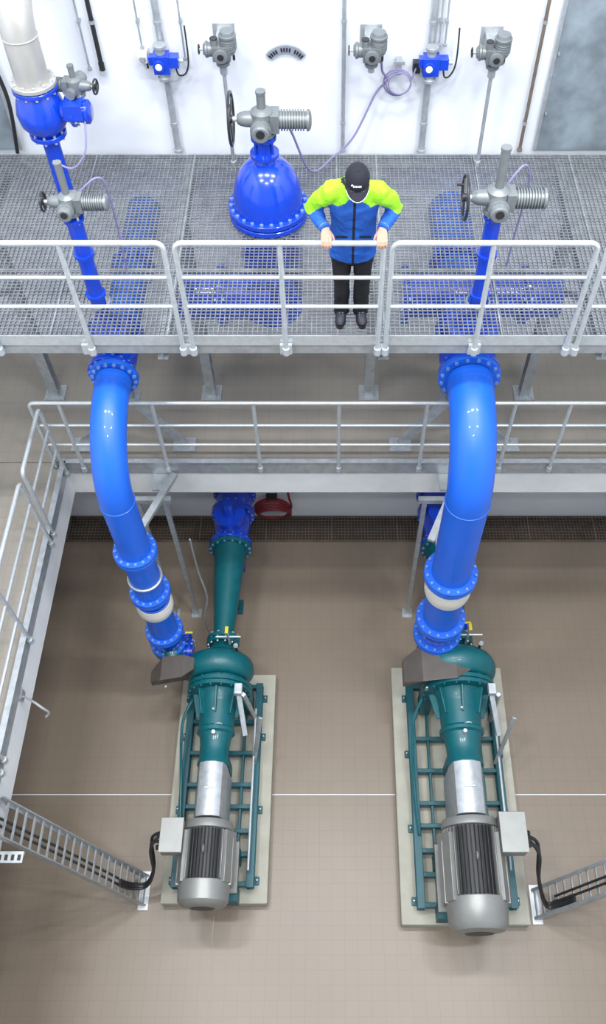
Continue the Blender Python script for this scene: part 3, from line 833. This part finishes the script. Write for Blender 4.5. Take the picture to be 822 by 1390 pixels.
# neck and head (tilted down)
b = B()
b.tube([P(0,5.225,1.44), P(0,5.19,1.50), P(0,5.13,1.58)], [.066,.060,.058], M_SKIN, 18)
HR = Matrix.Rotation(math.radians(27), 4, 'X')
HP = P(.012,5.105,1.605)
b.xf = Matrix.Translation(V(HP)) @ HR
def hf(p):
    x, y, z = p
    if z < 0: x *= 1+z*2.2; 
    if z < -.03 and y < 0: y *= 1.02
    if z < -.02 and y > 0: y *= 1+(z+.02)*4
    return V((x, y, z))
b.ell((0,0,0), (.078,.098,.120), M_SKIN, 32, 22, fn=hf)
b.tube([(0,-.088,.018),(0,-.104,-.005),(0,-.118,-.030),(0,-.100,-.040)], [.009,.012,.016,.010], M_SKIN, 12)
for s in (-1, 1):
    b.ell((s*.014,-.104,-.034), (.009,.010,.008), M_SKIN, 10, 6)
    b.ell((s*.031,-.078,.008), (.013,.012,.010), M_WHITE, 14, 8); b.ell((s*.031,-.089,.007), (.006,.004,.006), M_DARK, 10, 6)
    b.ell((s*.031,-.083,.016), (.017,.012,.006), M_SKIN, 12, 6); b.box((s*.032,-.095,.030), (.032,.010,.007), M_HAIR)
    b.ell((s*.079,.012,-.005), (.009,.018,.031), M_SKIN, 12, 10)
    b.ell((s*.040,-.062,-.035), (.022,.024,.024), M_SKIN, 12, 8)
b.ell((0,-.090,-.058), (.024,.010,.006), M_LIP, 14, 6); b.ell((0,-.089,-.066), (.021,.010,.006), M_LIP, 14, 6)
b.ell((0,-.078,-.096), (.026,.020,.018), M_SKIN, 14, 8)
b.ell((0,.022,.012), (.080,.084,.112), M_HAIR, 26, 14, zmin=-.55)
b.xf = None
b.done('head', parent=man)
b = B(); b.xf = Matrix.Translation(V(HP)) @ HR
b.ell((0,.004,.030), (.087,.107,.103), M_CAP, 32, 14, zmin=-.05)
b.cyl((0,.004,.129), (0,.004,.137), .009, M_CAP)
vs = []; fs = []; nu = 14; nv = 5
for lay in (0, 1):
    for j in range(nv+1):
        for i in range(nu+1):
            u = -1+2*i/nu; a = u*PI*.40
            r = j/nv
            x = math.sin(a)*(.084+.004*r); y = -.004-math.cos(a)*.102 - r*.065*math.cos(u*PI*.5)**.6 if abs(u) < 1 else -.004-math.cos(a)*.102
            z = .034-.012*r-.16*x*x*12*r*.35 - lay*.005
            vs.append((x, y, z))
M = (nu+1)*(nv+1)
for lay in (0, 1):
    for j in range(nv):
        for i in range(nu):
            q = [lay*M+j*(nu+1)+i, lay*M+j*(nu+1)+i+1, lay*M+(j+1)*(nu+1)+i+1, lay*M+(j+1)*(nu+1)+i]
            fs.append(q if lay == 0 else q[::-1])
for i in range(nu):
    q = nv*(nu+1)+i; fs.append([q, q+1, q+1+M, q+M])
b.add(vs, fs, M_CAP)
rim = [V(vs[nv*(nu+1)+i])+V((0,-.001,-.002)) for i in range(1, nu)]
b.tube(rim, .0025, M_WHITE, 6)
for i in range(6): b.box((-.028+i*.010, -.089, .083), (.006, .006, .010), M_WHITE, rot=(-.65,0,0))
b.ell((-.038,-.083,.088), (.008,.006,.008), M_WHITE, 8, 6)
b.xf = None
b.done('cap', parent=man)
# hands gripping the rail
RZ = 1.10
for s, nm in ((-1, 'hand_right'), (1, 'hand_left')):
    b = B(); hx = s*.205
    sh, el, wr = arms[s]
    b.tube([wr+V((0,.03,0)), V(P(hx+s*.005,5.150,RZ+.043)), V(P(hx,5.115,RZ+.041)), V(P(hx,5.075,RZ+.037))], [(.027,.021),(.033,.018),(.041,.016),(.041,.013)], M_SKIN, 18, side=(1,0,0))
    lens = [.92, 1.05, 1.0, .82]
    for i in range(4):
        fx = hx - s*(.031-.0207*i)   # index on inner side
        L = lens[i]
        ry = RY
        b.tube([P(fx, ry+.028, RZ+.038), P(fx, ry+.006, RZ+.037), P(fx, ry-.020*L, RZ+.029), P(fx, ry-.033*L, RZ+.006), P(fx, ry-.030*L, RZ-.016*L), P(fx, ry-.012, RZ-.031*L)], [.0095,.0098,.0094,.0088,.0084,.0070], M_SKIN, 12)
        b.ell(P(fx, ry-.012, RZ-.031*L), .0070, M_SKIN, 10, 6)
    tx = hx - s*.036
    b.tube([P(tx+s*.012, RY+.075, RZ+.038), P(tx-s*.008, RY+.055, RZ+.022), P(tx-s*.018, RY+.040, RZ+.0), P(tx-s*.016, RY+.026, RZ-.022)], [.014,.012,.0105,.008], M_SKIN, 12)
    b.ell(P(tx-s*.016, RY+.026, RZ-.022), .008, M_SKIN, 10, 6)
    remeshed(b, nm, .0028, 2, lambda c, n: 0, [M_SKIN], man)
# shoes
b = B()
for s in (-1, 1):
    x = s*.085
    b.tube([P(x,5.50,.055), P(x,5.47,.06), P(x,5.41,.06), P(x+s*.006,5.35,.048), P(x+s*.01,5.31,.040), P(x+s*.012,5.285,.035)], [(.030,.030),(.040,.044),(.044,.048),(.046,.038),(.042,.030),(.022,.018)], M_SHOE, 20, side=(1,0,0))
    b.tube([P(x,5.45,.06), P(x,5.45,.13)], [.048,.05], M_SHOE, 18)
    b.tube([P(x,5.51,.0125), P(x,5.44,.0125), P(x+s*.006,5.35,.0125), P(x+s*.012,5.275,.0145)], [(.034,.012),(.042,.012),(.047,.012),(.026,.012)], M_DARK, 18, side=(1,0,0))
    for q in range(4): b.cyl(P(x-.018,5.40-.018*q,.103-.008*q), P(x+.018,5.40-.018*q,.103-.008*q), .003, M_GALV, seg=6)
b.done('shoes', parent=man)

# ------------------------------------------------------------ lights & world
w = bpy.data.worlds.new('World'); scene.world = w; w.use_nodes = True
w.node_tree.nodes['Background'].inputs['Color'].default_value = (0.90, 0.95, 1.0, 1)
w.node_tree.nodes['Background'].inputs['Strength'].default_value = 0.58
def area(name, loc, size, energy):
    l = bpy.data.lights.new(name, 'AREA'); l.shape = 'RECTANGLE'; l.size = size[0]; l.size_y = size[1]; l.energy = energy
    l.color = (.97, .985, 1.0)
    o = bpy.data.objects.new(name, l); scene.collection.objects.link(o); o.location = loc
    return o
for i, (x, y) in enumerate([(-3,4.2),(0,4.2),(3,4.2),(-3,1.2),(0,-.8),(3,1.2)]):
    area('ceiling_lamp_%d' % i, (x, y, 13.2), (1.5, .4), 285 if y > 2 else 330)

# ------------------------------------------------------------ camera
cam = bpy.data.cameras.new('camera'); co = bpy.data.objects.new('camera', cam); scene.collection.objects.link(co)
co.location = (0, 0, 11.15); co.rotation_euler = (math.radians(35.2), 0, 0)
cam.sensor_fit = 'VERTICAL'; cam.sensor_height = 24.0; cam.lens = 24.0*1163/1390
cam.shift_x = -39/1390; cam.shift_y = -45/1390
cam.clip_start = .05; cam.clip_end = 100
scene.camera = co
